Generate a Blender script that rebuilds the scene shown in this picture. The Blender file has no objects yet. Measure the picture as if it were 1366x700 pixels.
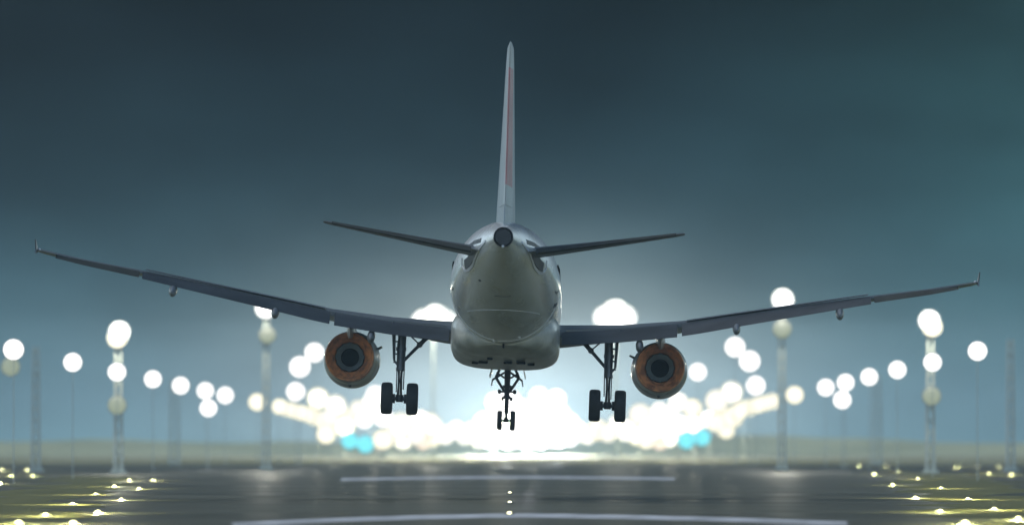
import bpy, bmesh, math, random
from mathutils import Vector, Matrix

R = math.radians
random.seed(7)
sc = bpy.context.scene
COL = sc.collection

# ------------------------------------------------------------------ render
sc.render.engine = 'CYCLES'
cy = sc.cycles
cy.use_denoising = True
try:
    cy.denoiser = 'OPENIMAGEDENOISE'
except Exception:
    pass
cy.use_adaptive_sampling = False
cy.max_bounces = 5
cy.diffuse_bounces = 2
cy.glossy_bounces = 3
cy.transmission_bounces = 2
cy.volume_bounces = 0
cy.sample_clamp_indirect = 6.0
cy.caustics_reflective = False
cy.caustics_refractive = False
vs = sc.view_settings
vs.view_transform = 'Standard'
vs.look = 'None'
vs.gamma = 1.0
vs.exposure = 0.0
vs.use_curve_mapping = False

# ------------------------------------------------------------------ survey constants
F = 10950.0          # focal length in survey units
H = 2.0              # eye height above the runway
HZ = 592.0           # horizon row
CX = 683.0


def at(px, py, d):
    """survey bearing (px, py) at distance d -> world point"""
    return Vector(((px - CX) / F * d, d, H + (HZ - py) / F * d))


def ground(px, py):
    d = H * F / (py - HZ)
    return ((px - CX) / F * d, d)


# ------------------------------------------------------------------ helpers
def tag(o, label=None, cat=None, group=None, kind=None):
    if label: o['label'] = label
    if cat: o['category'] = cat
    if group: o['group'] = group
    if kind: o['kind'] = kind
    return o


def link(name, bm, mat, parent=None, smooth=True, sharp=40):
    me = bpy.data.meshes.new(name)
    bmesh.ops.remove_doubles(bm, verts=bm.verts, dist=1e-5)
    bmesh.ops.recalc_face_normals(bm, faces=bm.faces)
    for f in bm.faces:
        f.smooth = smooth
    if smooth:
        for e in bm.edges:
            if len(e.link_faces) == 2 and e.calc_face_angle(0) > R(sharp):
                e.smooth = False
    bm.to_mesh(me)
    bm.free()
    mats = mat if isinstance(mat, (list, tuple)) else [mat]
    for m in mats:
        me.materials.append(m)
    o = bpy.data.objects.new(name, me)
    COL.objects.link(o)
    if parent: o.parent = parent
    return o


def empty(name, loc=(0, 0, 0)):
    o = bpy.data.objects.new(name, None)
    o.location = loc
    o.empty_display_size = .2
    COL.objects.link(o)
    return o


def loft(rings, close=True, caps=(True, True), bm=None, mi=0):
    bm = bm or bmesh.new()
    vr = [[bm.verts.new(p) for p in r] for r in rings]
    n = len(rings[0])
    for a, b in zip(vr, vr[1:]):
        for i in range(n if close else n - 1):
            j = (i + 1) % n
            f = bm.faces.new((a[i], a[j], b[j], b[i]))
            f.material_index = mi
    if caps[0]:
        bm.faces.new(vr[0]).material_index = mi
    if caps[1]:
        bm.faces.new(list(reversed(vr[-1]))).material_index = mi
    return bm


def tube(bm, p0, p1, r0, r1=None, n=14):
    r1 = r0 if r1 is None else r1
    p0, p1 = Vector(p0), Vector(p1)
    d = (p1 - p0).normalized()
    u = d.cross(Vector((0, 0, 1)) if abs(d.z) < .9 else Vector((1, 0, 0))).normalized()
    v = d.cross(u)
    rings = []
    for p, r in ((p0, r0), (p1, r1)):
        rings.append([p + (u * math.cos(2 * math.pi * i / n) + v * math.sin(2 * math.pi * i / n)) * r for i in range(n)])
    return loft(rings, bm=bm)


def box(bm, c, s, rot=None):
    c = Vector(c)
    m = Matrix.Diagonal((s[0], s[1], s[2], 1))
    if rot is not None:
        m = rot.to_4x4() @ m
    m = Matrix.Translation(c) @ m
    r = bmesh.ops.create_cube(bm, size=1.0, matrix=m)
    bmesh.ops.bevel(bm, geom=list({e for v in r['verts'] for e in v.link_edges}), offset=min(s) * .18, segments=2, affect='EDGES')
    return bm


def lathe(prof, axis='y', c=(0, 0, 0), n=48, bm=None, closed=False, caps=(True, True)):
    """prof: list of (along, radius)"""
    bm = bm or bmesh.new()
    c = Vector(c)
    rings = []
    for a, r in prof:
        ring = []
        for i in range(n):
            t = 2 * math.pi * i / n
            if axis == 'y':
                p = Vector((r * math.cos(t), a, r * math.sin(t)))
            elif axis == 'x':
                p = Vector((a, r * math.cos(t), r * math.sin(t)))
            else:
                p = Vector((r * math.cos(t), r * math.sin(t), a))
            ring.append(c + p)
        rings.append(ring)
    if closed:
        rings.append([p.copy() for p in rings[0]])
        return loft(rings, caps=(False, False), bm=bm)
    return loft(rings, caps=caps, bm=bm)


# ------------------------------------------------------------------ materials
def nodes_of(name):
    m = bpy.data.materials.new(name)
    m.use_nodes = True
    nt = m.node_tree
    return m, nt, nt.nodes['Principled BSDF']


def paint(name, col, rough=.35, metal=0., var=.08, scale=1.5, coat=0., dirt=None, stretch=(1, 1, 1), spec=.5):
    m, nt, b = nodes_of(name)
    tc = nt.nodes.new('ShaderNodeTexCoord')
    mp = nt.nodes.new('ShaderNodeMapping')
    mp.inputs['Scale'].default_value = stretch
    nz = nt.nodes.new('ShaderNodeTexNoise')
    nz.inputs['Scale'].default_value = scale
    nz.inputs['Detail'].default_value = 6
    nz.inputs['Roughness'].default_value = .62
    nt.links.new(tc.outputs['Object'], mp.inputs[0])
    nt.links.new(mp.outputs[0], nz.inputs['Vector'])
    rp = nt.nodes.new('ShaderNodeValToRGB')
    d = dirt or tuple(c * (1 - 3 * var) for c in col)
    rp.color_ramp.elements[0].position = .32
    rp.color_ramp.elements[0].color = (*d, 1)
    rp.color_ramp.elements[1].position = .6
    rp.color_ramp.elements[1].color = (*col, 1)
    nt.links.new(nz.outputs['Fac'], rp.inputs[0])
    nt.links.new(rp.outputs[0], b.inputs['Base Color'])
    mr = nt.nodes.new('ShaderNodeMapRange')
    mr.inputs['To Min'].default_value = rough * 1.25
    mr.inputs['To Max'].default_value = rough * .8
    nt.links.new(nz.outputs['Fac'], mr.inputs[0])
    nt.links.new(mr.outputs[0], b.inputs['Roughness'])
    b.inputs['Metallic'].default_value = metal
    b.inputs['Specular IOR Level'].default_value = spec
    b.inputs['Coat Weight'].default_value = coat
    b.inputs['Coat Roughness'].default_value = .12
    return m


def glow(name, col, strength):
    m, nt, b = nodes_of(name)
    b.inputs['Base Color'].default_value = (.06, .06, .06, 1)
    b.inputs['Emission Color'].default_value = (*col, 1)
    b.inputs['Emission Strength'].default_value = strength
    return m


# white fuselage skin with faint frame and stringer seams
def skin_mat():
    m = paint('white_skin', (.78, .81, .82), .26, 0, .05, .8, .5, dirt=(.60, .62, .58), stretch=(1, .35, 1))
    nt = m.node_tree
    b = nt.nodes['Principled BSDF']
    tc = nt.nodes.new('ShaderNodeTexCoord')
    sep = nt.nodes.new('ShaderNodeSeparateXYZ')
    nt.links.new(tc.outputs['Object'], sep.inputs[0])
    # seam rings every 2.1 m
    mo = nt.nodes.new('ShaderNodeMath'); mo.operation = 'PINGPONG'
    mo.inputs[1].default_value = 1.05
    nt.links.new(sep.outputs['Y'], mo.inputs[0])
    lt = nt.nodes.new('ShaderNodeMath'); lt.operation = 'LESS_THAN'
    lt.inputs[1].default_value = .012
    nt.links.new(mo.outputs[0], lt.inputs[0])
    # mottled grime on the skin
    bp = nt.nodes.new('ShaderNodeBump')
    bp.inputs['Strength'].default_value = .25
    bp.inputs['Distance'].default_value = .01
    bp.invert = True
    nt.links.new(lt.outputs[0], bp.inputs['Height'])
    nt.links.new(bp.outputs[0], b.inputs['Normal'])
    # grey belly below a sloping line, its olive tint painting in ground bounce
    src = b.inputs['Base Color'].links[0].from_socket
    ml = nt.nodes.new('ShaderNodeMath'); ml.operation = 'MULTIPLY_ADD'
    ml.inputs[1].default_value = .104; ml.inputs[2].default_value = .84
    nt.links.new(sep.outputs['Y'], ml.inputs[0])          # z + .104 y + .84 : below zero is belly
    ad = nt.nodes.new('ShaderNodeMath'); ad.operation = 'ADD'
    nt.links.new(ml.outputs[0], ad.inputs[0]); nt.links.new(sep.outputs['Z'], ad.inputs[1])
    mr = nt.nodes.new('ShaderNodeMapRange')
    mr.inputs['From Min'].default_value = -.05; mr.inputs['From Max'].default_value = .05
    nt.links.new(ad.outputs[0], mr.inputs[0])
    mul = nt.nodes.new('ShaderNodeMix'); mul.data_type = 'RGBA'; mul.blend_type = 'MULTIPLY'; mul.inputs['Factor'].default_value = 1
    nt.links.new(src, mul.inputs['A']); mul.inputs['B'].default_value = (.82, .83, .74, 1)
    mx = nt.nodes.new('ShaderNodeMix'); mx.data_type = 'RGBA'
    nt.links.new(mr.outputs[0], mx.inputs['Factor'])
    nt.links.new(mul.outputs['Result'], mx.inputs['A']); nt.links.new(src, mx.inputs['B'])
    nt.links.new(mx.outputs['Result'], b.inputs['Base Color'])
    return m


M = {}
M['skin'] = skin_mat()
M['fairing'] = paint('fairing_grey', (.52, .53, .46), .3, 0, .08, 1.2, .4, dirt=(.30, .31, .25))
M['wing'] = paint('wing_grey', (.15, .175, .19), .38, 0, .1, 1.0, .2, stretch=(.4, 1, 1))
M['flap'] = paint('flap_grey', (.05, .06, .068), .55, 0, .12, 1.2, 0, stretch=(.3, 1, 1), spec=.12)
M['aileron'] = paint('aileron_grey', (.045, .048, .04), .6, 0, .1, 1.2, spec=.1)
M['white'] = paint('white_paint', (.68, .71, .73), .3, 0, .05, 1.0, .3)
M['fin'] = paint('fin_paint', (.28, .34, .365), .32, 0, .05, 1.0, .3)
M['red'] = paint('red_paint', (.42, .035, .05), .35, 0, .06, 1.0, .2)
M['dark'] = paint('dark_metal', (.03, .034, .04), .45, .3, .1, 4)
M['strut'] = paint('strut_steel', (.10, .115, .14), .35, .6, .1, 5)
M['chrome'] = paint('oleo_chrome', (.5, .53, .58), .2, 1., .05, 5)
M['tyre'] = paint('tyre_rubber', (.018, .019, .021), .75, 0, .1, 6)
M['copper'] = paint('burnt_nozzle', (.82, .34, .13), .42, .1, .18, 3.2, dirt=(.24, .10, .06))
M['core'] = paint('core_titanium', (.34, .40, .40), .35, .5, .1, 3)
M['soot'] = paint('soot_black', (.006, .007, .008), .8, 0, .1, 3, spec=.05)
M['pole'] = paint('galvanised_pole', (.62, .67, .60), .6, 0, .08, 2)
M['housing'] = paint('lamp_housing', (.25, .27, .28), .5, .4, .08, 4)
M['mark'] = None


def nacelle_mat():  # hard olive and cream patches paint in the look of reflections
    m, nt, b = nodes_of('nacelle_reflection_paint')
    tc = nt.nodes.new('ShaderNodeTexCoord')
    vo = nt.nodes.new('ShaderNodeTexVoronoi')
    vo.inputs['Scale'].default_value = 1.5
    nz = nt.nodes.new('ShaderNodeTexNoise')
    nz.inputs['Scale'].default_value = 1.6
    nz.inputs['Detail'].default_value = 4
    mx = nt.nodes.new('ShaderNodeMix'); mx.data_type = 'VECTOR'
    mx.inputs['Factor'].default_value = .35
    nt.links.new(tc.outputs['Object'], mx.inputs['A'])
    nt.links.new(nz.outputs['Color'], mx.inputs['B'])
    nt.links.new(mx.outputs['Result'], vo.inputs['Vector'])
    sp = nt.nodes.new('ShaderNodeSeparateColor')
    nt.links.new(vo.outputs['Color'], sp.inputs[0])
    rp = nt.nodes.new('ShaderNodeValToRGB')
    rp.color_ramp.interpolation = 'CONSTANT'
    els = rp.color_ramp.elements
    els[0].position = 0; els[0].color = (.56, .54, .40, 1)
    els[1].position = .3; els[1].color = (.12, .135, .10, 1)
    e = els.new(.5); e.color = (.40, .38, .24, 1)
    e = els.new(.72); e.color = (.5, .53, .5, 1)
    nt.links.new(sp.outputs[0], rp.inputs[0])
    nt.links.new(rp.outputs[0], b.inputs['Base Color'])
    b.inputs['Roughness'].default_value = .3
    b.inputs['Coat Weight'].default_value = .3
    return m


M['nacelle'] = nacelle_mat()

# ------------------------------------------------------------------ the airliner
AIR = empty('airliner')
AIR.rotation_mode = 'XYZ'
AIR.location = at(676.5, 393, 300.0)
AIR.rotation_euler = (R(-1.45), R(2.0), R(-.5))
tag(AIR, 'white twin engine airliner landing with its gear down, seen from straight behind', 'airliner')


def sect(y, top, bot, w, n=56, p=2.0):
    zc, h = (top + bot) / 2, (top - bot) / 2
    out = []
    for i in range(n):
        t = 2 * math.pi * i / n
        c, s = math.cos(t), math.sin(t)
        out.append(Vector((w * math.copysign(abs(c) ** (2 / p), c), y, zc + h * math.copysign(abs(s) ** (2 / p), s))))
    return out


ST = [(-19.9, 1.40, .80, .30), (-19.3, 1.50, .62, .42), (-18, 1.68, .24, .72), (-16.5, 1.80, -.20, 1.04),
      (-15, 1.89, -.60, 1.32), (-13, 1.97, -1.10, 1.60), (-11, 2.02, -1.55, 1.80), (-9, 2.05, -1.87, 1.92),
      (-7.5, 2.07, -2.02, 1.965), (-6, 2.07, -2.07, 1.975), (0, 2.07, -2.07, 1.975), (8, 2.07, -2.07, 1.975),
      (12.5, 2.07, -2.07, 1.975), (14, 1.98, -2.0, 1.88), (15.4, 1.65, -1.85, 1.62), (16.5, 1.0, -1.6, 1.2),
      (17.2, .3, -1.32, .8), (17.6, -.25, -1.0, .4), (17.72, -.55, -.75, .12)]


def interp(tab, x):
    for a, b in zip(tab, tab[1:]):
        if a[0] <= x <= b[0]:
            t = (x - a[0]) / (b[0] - a[0])
            return [u + (v - u) * t for u, v in zip(a[1:], b[1:])]
    return list(tab[0][1:] if x < tab[0][0] else tab[-1][1:])


FUS = link('fuselage', loft([sect(*s) for s in ST]), M['skin'], AIR, sharp=50)


def skin_pt(y, ang, off=0.):
    """point on the fuselage skin; ang in degrees from +x counter-clockwise seen from behind"""
    top, bot, w = interp(ST, y)
    zc, h = (top + bot) / 2, (top - bot) / 2
    t = R(ang)
    return Vector(((w + off) * math.cos(t), y, zc + (h + off) * math.sin(t)))


# exhaust of the auxiliary unit at the tail tip
link('exhaust_ring', lathe([(-20.06, .30), (-20.1, .325), (-19.95, .345), (-19.7, .34), (-19.7, .2), (-19.95, .24), (-20.06, .26), (-20.06, .30)],
                           c=(0, 0, 1.10), n=36), M['dark'], FUS)
bm = lathe([(-19.99, .262), (-19.98, .0)], c=(0, 0, 1.10), n=36)
link('exhaust_mouth', bm, M['soot'], FUS)
bm = bmesh.new()
bmesh.ops.create_uvsphere(bm, u_segments=16, v_segments=10, radius=.05, matrix=Matrix.Translation((0, -20.12, .77)))
link('tail_lamp', bm, M['white'], FUS)


def strip_on_skin(pts, width, mat, name, off=.012):
    """narrow raised band following skin points"""
    bm = bmesh.new()
    rows = []
    for k, (y, a) in enumerate(pts):
        p = skin_pt(y, a, off)
        q = pts[min(k + 1, len(pts) - 1)]
        o = pts[max(k - 1, 0)]
        d = (skin_pt(*q, off) - skin_pt(*o, off)).normalized()
        n = (p - Vector((0, y, (interp(ST, y)[0] + interp(ST, y)[1]) / 2))).normalized()
        s = d.cross(n).normalized() * width / 2
        rows.append([p - s, p + s, p + s - n * .03, p - s - n * .03])
    loft(rows, bm=bm)
    return link(name, bm, mat, FUS)


# seam, painted rim highlight, doors and panel lines on the aft body
def level_seam(y0, z0, y1, n=12):
    """skin points at one height, from y1 round the underside at y0 and back to y1"""
    a = []
    for k in range(n + 1):
        y = y0 + (y1 - y0) * (k / n) ** 2
        top, bot, w_ = interp(ST, y)
        q = (z0 - (top + bot) / 2) / ((top - bot) / 2)
        a.append((y, math.degrees(math.asin(max(-1, min(1, q))))))
    right = [(y, g) for y, g in a]
    left = [(y, -180 - g) for y, g in reversed(a[1:])]
    return left + right


strip_on_skin(level_seam(-12.98, -1.1, -10.6), .03, M['white'], 'seam_highlight_band')
strip_on_skin([(-7.7, a) for a in range(192, 349, 4)], .34, M['white'], 'seam_highlight_band')  # wide white band painted in as the highlight along the lower rim
strip_on_skin([(-14.6, a) for a in range(258, 284, 4)], .03, M['dark'], 'access_slot')
for sx in (0, 1):
    f = (lambda a: a) if sx == 0 else (lambda a: 180 - a)
    # white seal plate curving below each tailplane root
    strip_on_skin([(-18.4, f(2)), (-17.4, f(-8)), (-16.6, f(-18)), (-15.8, f(-24)), (-15.0, f(-23)), (-14.3, f(-17)), (-13.9, f(-8)), (-13.9, f(4))], .09, M['white'], 'seal_plate', .03)
    strip_on_skin([(-16.7, f(-5)), (-16.0, f(-10)), (-15.2, f(-12)), (-14.5, f(-10))], .34, M['dark'], 'tailplane_slot', .008)
    strip_on_skin([(-17.6, f(12)), (-16.2, f(16)), (-15.0, f(14))], .16, M['dark'], 'tailplane_slot', .008)
    # aft cabin door sill, handle and outflow slots
    strip_on_skin([(-10.2, f(-14)), (-9.5, f(-13)), (-8.9, f(-8))], .05, M['dark'], 'door_sill')
    strip_on_skin([(-9.6, f(-34)), (-8.6, f(-30))], .10, M['fairing'], 'drain_mast')
strip_on_skin([(-8.8, -24), (-7.7, -19)], .16, M['dark'], 'outflow_slot')
strip_on_skin([(-15.5, 230), (-15.3, 228)], .09, M['dark'], 'drain_port')
bm = bmesh.new(); box(bm, (0, -6.7, -2.12), (.07, .35, .16))
link('belly_antenna', bm, M['soot'], FUS)
for yy, xx, zz in ((-7.9, -.32, -1.98), (-8.4, .55, -1.86)):
    bm = bmesh.new()
    bmesh.ops.create_uvsphere(bm, u_segments=14, v_segments=8, radius=.07, matrix=Matrix.Translation((xx, yy, zz)))
    link('belly_beacon', bm, M['white'], FUS)
# cabin windows down each side
bm = bmesh.new()
box(bm, (0, 0, 0), (.05, .23, .33))
win = link('cabin_window', bm, M['soot'], FUS)
for s in (-1, 1):
    for k in range(36):
        if k or s > 0:
            o = win.copy(); COL.objects.link(o); o.parent = FUS
        else:
            o = win
        o.location = skin_pt(-9 + k * .53, 14 if s > 0 else 166, -.01)

# belly fairing
FA = [(-6.6, -1.9, -2.1, .5, 2.3), (-6.0, -1.2, -2.28, 1.35, 2.6), (-5, -.9, -2.42, 1.78, 3.0), (-3.5, -.7, -2.56, 1.93, 3.4),
      (-1, -.6, -2.64, 1.99, 3.8), (2, -.6, -2.66, 1.99, 3.8), (5, -.8, -2.58, 1.96, 3.4), (7, -1.2, -2.36, 1.6, 2.8), (8.2, -1.8, -2.1, .7, 2.3)]
fair = link('belly_fairing', loft([sect(y, t, b, w, 64, p) for y, t, b, w, p in FA]), M['fairing'], AIR, sharp=60)
for xx, yy, w in ((-.75, -3.0, .34), (-.5, -4.2, .20), (.15, -3.4, .3), (.62, -3.6, .34), (.98, -2.4, .26), (-1.05, -2.2, .24)):
    bm = bmesh.new(); box(bm, (xx, yy, -2.60 if yy > -4 else -2.5), (w, .25, .09))
    link('vent_slot', bm, M['soot'], fair)

# ---- wings
AF = [(0, 0), (.02, .028), (.06, .048), (.15, .068), (.3, .078), (.45, .074), (.6, .058), (.75, .036), (.9, .014), (1, .002)]


def airfoil(c, t):
    """closed outline: list of (chordwise from the leading edge, z) for chord c, thickness ratio t"""
    k = t / .146
    up = [(x * c, z * k * c) for x, z in AF]
    lo = [(x * c, -z * k * c * .86) for x, z in reversed(AF[1:-1])]
    return up + [(c, -.002 * c)] + lo


WT = [(1.2, 5.4, 7.0, -1.42, .13), (2.2, 4.9, 6.4, -1.37, .13), (4.2, 3.88, 5.1, -1.20, .12), (6.4, 2.75, 3.95, -.92, .115),
      (8.4, 1.73, 3.4, -.57, .11), (10.6, .61, 2.85, -.20, .105), (13.3, -.77, 2.2, .25, .10), (15.2, -1.74, 1.8, .53, .10), (16.75, -2.53, 1.5, .82, .095), (17.0, -2.75, 1.2, .87, .08)]


def wing_at(x):
    le, c, z, t = interp(WT, x)
    return le, c, z, t


def make_wing(s):
    rings = []
    for x, le, c, z, t in WT:
        full = x < 1.5 or x > 16.4
        pts = airfoil(c, t)
        if not full:   # cut at the rear spar, the flaps carry on from there
            cc = .80 * c
            up = [(a, b) for a, b in pts[:10] if a <= cc]
            lo = [(a, b) for a, b in pts[11:] if a <= cc]
            def edge(sign):
                for (a0, b0), (a1, b1) in zip(AF, AF[1:]):
                    if a0 * c <= cc <= a1 * c:
                        q = (cc - a0 * c) / ((a1 - a0) * c)
                        return (b0 + (b1 - b0) * q) * t / .146 * c * sign
            # resample so every ring has the same count
            pts = pts[:]
            out = []
            for a, b in pts:
                out.append((a * .80, None))
            def zz(a, upper):
                for (a0, b0), (a1, b1) in zip(AF, AF[1:]):
                    if a0 * c <= a <= a1 * c + 1e-9:
                        q = (a - a0 * c) / ((a1 - a0) * c)
                        v = (b0 + (b1 - b0) * q) * t / .146 * c
                        return v if upper else -v * .86
                return 0
            pts = [(a * .80, zz(a * .80, i < 10)) for i, (a, b) in enumerate(pts)]
        rings.append([Vector((s * x, le - a, z + b)) for a, b in pts])
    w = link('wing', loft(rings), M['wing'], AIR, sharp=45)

    def surf(name, x0, x1, defl, frac, mat, back, drop, n=6, fc=.26):
        rr = []
        for k in range(n + 1):
            x = x0 + (x1 - x0) * k / n
            le, c, z, t = wing_at(x)
            fcx = min(fc * c, .98)
            cd, sd = math.cos(R(defl)), math.sin(R(defl))
            y0, z0 = le - frac * c - back, z + .006 * c - drop
            ring = []
            for a, b in airfoil(fcx, .15):
                ring.append(Vector((s * x, y0 - (a * cd + b * sd), z0 - a * sd + b * cd)))
            rr.append(ring)
        return link(name, loft(rr), mat, w, sharp=45)

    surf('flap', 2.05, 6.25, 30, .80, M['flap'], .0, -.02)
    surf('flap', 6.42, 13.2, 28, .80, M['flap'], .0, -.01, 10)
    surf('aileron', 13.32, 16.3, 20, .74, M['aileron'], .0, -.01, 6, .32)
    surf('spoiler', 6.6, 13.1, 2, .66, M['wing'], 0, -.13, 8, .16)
    # flap track fairings
    for x in (4.9, 8.4, 12.1):
        le, c, z, t = wing_at(x)
        te = le - .86 * c
        zz = z - .42 if x > 6 else z - .62
        rr = []
        for a, r in ((1.5, .03), (1.1, .13), (.4, .19), (-.3, .19), (-.75, .14), (-1.0, .04)):
            rr.append([Vector((s * x + r * .75 * math.cos(q * math.pi / 8), te + a, zz + .10 * a + r * 1.15 * math.sin(q * math.pi / 8))) for q in range(16)])
        link('flap_track_fairing', loft(rr), M['wing'], w)
    # wing tip fence
    z = .87
    if True:
        bm = bmesh.new()
        outl = [(-2.9, .0), (-4.3, .34), (-4.46, .34), (-4.35, 0), (-4.42, -.16), (-4.25, -.16)]
        loft([[Vector((s * (17.0 + dx + .05 * max(0, b)), a, z + b)) for a, b in outl] for dx in (-.02, .025)], bm=bm)
        link('wing_fence', bm, M['wing'], w)
    bm = bmesh.new()
    bmesh.ops.create_uvsphere(bm, u_segments=12, v_segments=8, radius=.06, matrix=Matrix.Translation((s * 16.9, -3.85, z)))
    link('tip_lamp', bm, M['white'], w)
    return w


for s in (-1, 1):
    make_wing(s)

# ---- tailplane and fin
def make_tailplane(s):
    T = [(.5, -14.6, 3.7, .70, .115), (1.0, -14.95, 3.5, .77, .11), (3.2, -16.2, 2.6, 1.07, .10), (5.9, -17.8, 1.55, 1.45, .085), (6.2, -18.1, 1.2, 1.49, .07)]
    rings = [[Vector((s * x, le - a * .72, z + b)) for a, b in airfoil(c, t)] for x, le, c, z, t in T]
    # thickness kept where the elevator joins
    st = link('tailplane', loft(rings), M['wing'], AIR, sharp=45)
    rr = []
    for x, le, c, z, t in T[1:-1]:
        x2 = x + (.12 if x < 2 else 0)
        ring = []
        for a, b in airfoil(c * .34, .19):
            ring.append(Vector((s * x2, le - c * .66 - a * .995, z + b - a * .09)))
        rr.append(ring)
    link('elevator', loft(rr), M['aileron'], st, sharp=45)
    return st


for s in (-1, 1):
    make_tailplane(s)


def fin_rings(stations, t, y_shift=0., frac0=0., frac1=1.):
    rings = []
    for z, le, c, tt in stations:
        pts = airfoil(c, tt)
        rings.append([Vector((b * (1 if True else 1), le - a, z)) for a, b in [(a, b if i < 10 else b / .86) for i, (a, b) in enumerate(pts)]])
    return rings


FT = [(1.45, -11.2, 7.6, .085), (1.95, -12.0, 6.6, .094), (2.35, -12.45, 6.1, .098), (4.2, -14.0, 4.75, .098), (6.0, -15.5, 3.5, .098), (7.1, -16.45, 2.75, .098), (7.7, -17.0, 2.3, .09), (7.86, -17.4, 1.75, .05)]
fr = fin_rings(FT, 0)
bm = loft(fr)
# the red livery field on the starboard side and trailing edge, split by height
for f in bm.faces:
    c = f.calc_center_median()
    f.material_index = 0
fin = link('fin', bm, [M['fin']], AIR, sharp=45)


def fin_at(z):
    return interp(FT, z)


# rudder: aft third, a hair proud of the fin
def rudder(z0, z1, mat, name):
    rr = []
    for k in range(9):
        z = z0 + (z1 - z0) * k / 8
        le, c, tt = fin_at(z)
        ring = []
        P = airfoil(c, tt)
        for i, (a, b) in enumerate(P):
            b = b if i < 10 else b / .86
            # keep only the aft 36 %
            u = .64 + .375 * a / c
            def th(u):
                for (a0, b0), (a1, b1) in zip(AF, AF[1:]):
                    if a0 <= u <= a1:
                        return (b0 + (b1 - b0) * (u - a0) / (a1 - a0)) * tt / .146 * c
                return .002 * c
            half = th(min(u, 1.0)) + .02
            ring.append(Vector((half if i < 11 else -half, le - u * c, z)))
        rr.append(ring)
    return link(name, loft(rr), mat, fin, sharp=45)


rudder(2.3, 2.98, M['fin'], 'rudder')
rudder(6.96, 7.66, M['fin'], 'rudder')


def livery_mat():
    m = paint('livery_field', (.38, .06, .085), .35, 0, .06, 1.0, .2)
    nt = m.node_tree
    b = nt.nodes['Principled BSDF']
    src = b.inputs['Base Color'].links[0].from_socket
    tc = nt.nodes.new('ShaderNodeTexCoord')
    sp = nt.nodes.new('ShaderNodeSeparateXYZ')
    nt.links.new(tc.outputs['Object'], sp.inputs[0])
    gt = nt.nodes.new('ShaderNodeMath'); gt.operation = 'GREATER_THAN'; gt.inputs[1].default_value = -.03
    nt.links.new(sp.outputs['X'], gt.inputs[0])
    mx = nt.nodes.new('ShaderNodeMix'); mx.data_type = 'RGBA'
    mx.inputs['A'].default_value = (.27, .32, .345, 1)
    nt.links.new(gt.outputs[0], mx.inputs['Factor'])
    nt.links.new(src, mx.inputs['B'])
    nt.links.new(mx.outputs['Result'], b.inputs['Base Color'])
    return m


tag(rudder(2.98, 6.96, livery_mat(), 'rudder'), 'red field on the starboard face of the rudder')

# ---- engines
def make_engine(s):
    c = (s * 5.68, 0, -2.46)
    outer = [(.35, .905), (.6, .925), (1.4, .97), (2.4, 1.02), (3.6, 1.05), (4.6, 1.01), (5.0, .95), (5.08, .90), (4.9, .84), (3.8, .80), (3.6, .80)]
    e = link('engine', lathe(outer, c=c, n=64, caps=(False, False)), M['nacelle'], AIR, sharp=60)
    link('fan_face', lathe([(3.9, .80), (4.0, .3), (4.5, .01)], c=c, n=40), M['soot'], e)
    noz = [(.35, .907), (.0, .885), (-.04, .872), (-.03, .852), (.12, .80), (.30, .70), (.48, .58), (.60, .53), (1.6, .50)]
    link('nozzle', lathe(noz, c=c, n=64, caps=(False, False)), M['copper'], e, sharp=60)
    # folded mixer between fan and core streams
    bm = bmesh.new()
    rr = []
    for a, r, k in ((1.6, .48, 0), (1.1, .48, .006), (.7, .50, .02), (.5, .52, .035)):
        rr.append([Vector(c) + Vector(((r + k * math.cos(12 * t)) * math.cos(t), a, (r + k * math.cos(12 * t)) * math.sin(t)))
                   for t in [2 * math.pi * i / 96 for i in range(96)]])
    loft(rr, caps=(False, False), bm=bm)
    link('mixer', bm, M['core'], e)
    link('exhaust_plug', lathe([(.56, .505), (.66, .43), (.78, .345), (.80, .335), (.84, .335)], c=c, n=48, caps=(False, False)), M['core'], e)
    link('core_mouth', lathe([(.835, .33), (1.5, .30), (1.52, .01)], c=c, n=48, caps=(False, False)), M['soot'], e)
    # pylon
    bm = bmesh.new()
    rr = []
    for z, y0, y1, w in ((-1.0, 4.5, -.3, .13), (-1.25, 4.6, -.7, .16), (-1.48, 4.6, -1.1, .18), (-1.66, 4.4, -.8, .16), (-1.78, 4.2, -.35, .10)):
        ring = []
        for i in range(20):
            t = 2 * math.pi * i / 20
            ring.append(Vector((c[0] + w * math.sin(t), (y0 + y1) / 2 + (y0 - y1) / 2 * math.cos(t), z)))
        rr.append(ring)
    loft(rr, bm=bm)
    link('pylon', bm, M['white'], e)
    # strake on the inboard shoulder of the nacelle
    bm = bmesh.new()
    d = -s
    a = R(24)
    ux = Vector((d * math.cos(a), 0, math.sin(a)))
    p = Vector(c) + Vector((0, 3.2, 0))
    q = [p + ux * 1.0 + Vector((0, -.9, 0)), p + ux * 1.22 + Vector((0, -.8, 0)), p + ux * 1.22, p + ux * 1.02 + Vector((0, .6, 0))]
    up = Vector((-d * math.sin(a), 0, math.cos(a))) * .022
    loft([[v - up for v in q], [v + up for v in q]], bm=bm)
    link('strake', bm, M['dark'], e)
    # drain and latch line under the cowl
    bm = bmesh.new(); box(bm, (c[0], 1.9, c[2] - 1.0), (.10, .5, .10))
    link('drain_mast', bm, M['dark'], e)
    return e


for s in (-1, 1):
    make_engine(s)

# ---- landing gear
def tyre_prof(r, w):
    h = w / 2
    return [(-h * .72, r * .52), (-h * .95, r * .62), (-h, r * .78), (-h * .93, r * .92), (-h * .68, r * .985), (-h * .3, r),
            (h * .3, r), (h * .68, r * .985), (h * .93, r * .92), (h, r * .78), (h * .95, r * .62), (h * .72, r * .52)]


def wheel(cx, cyy, cz, r, w, parent):
    t = link('tyre', lathe(tyre_prof(r, w), 'x', (cx, cyy, cz), 40), M['tyre'], parent)
    return t


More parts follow.
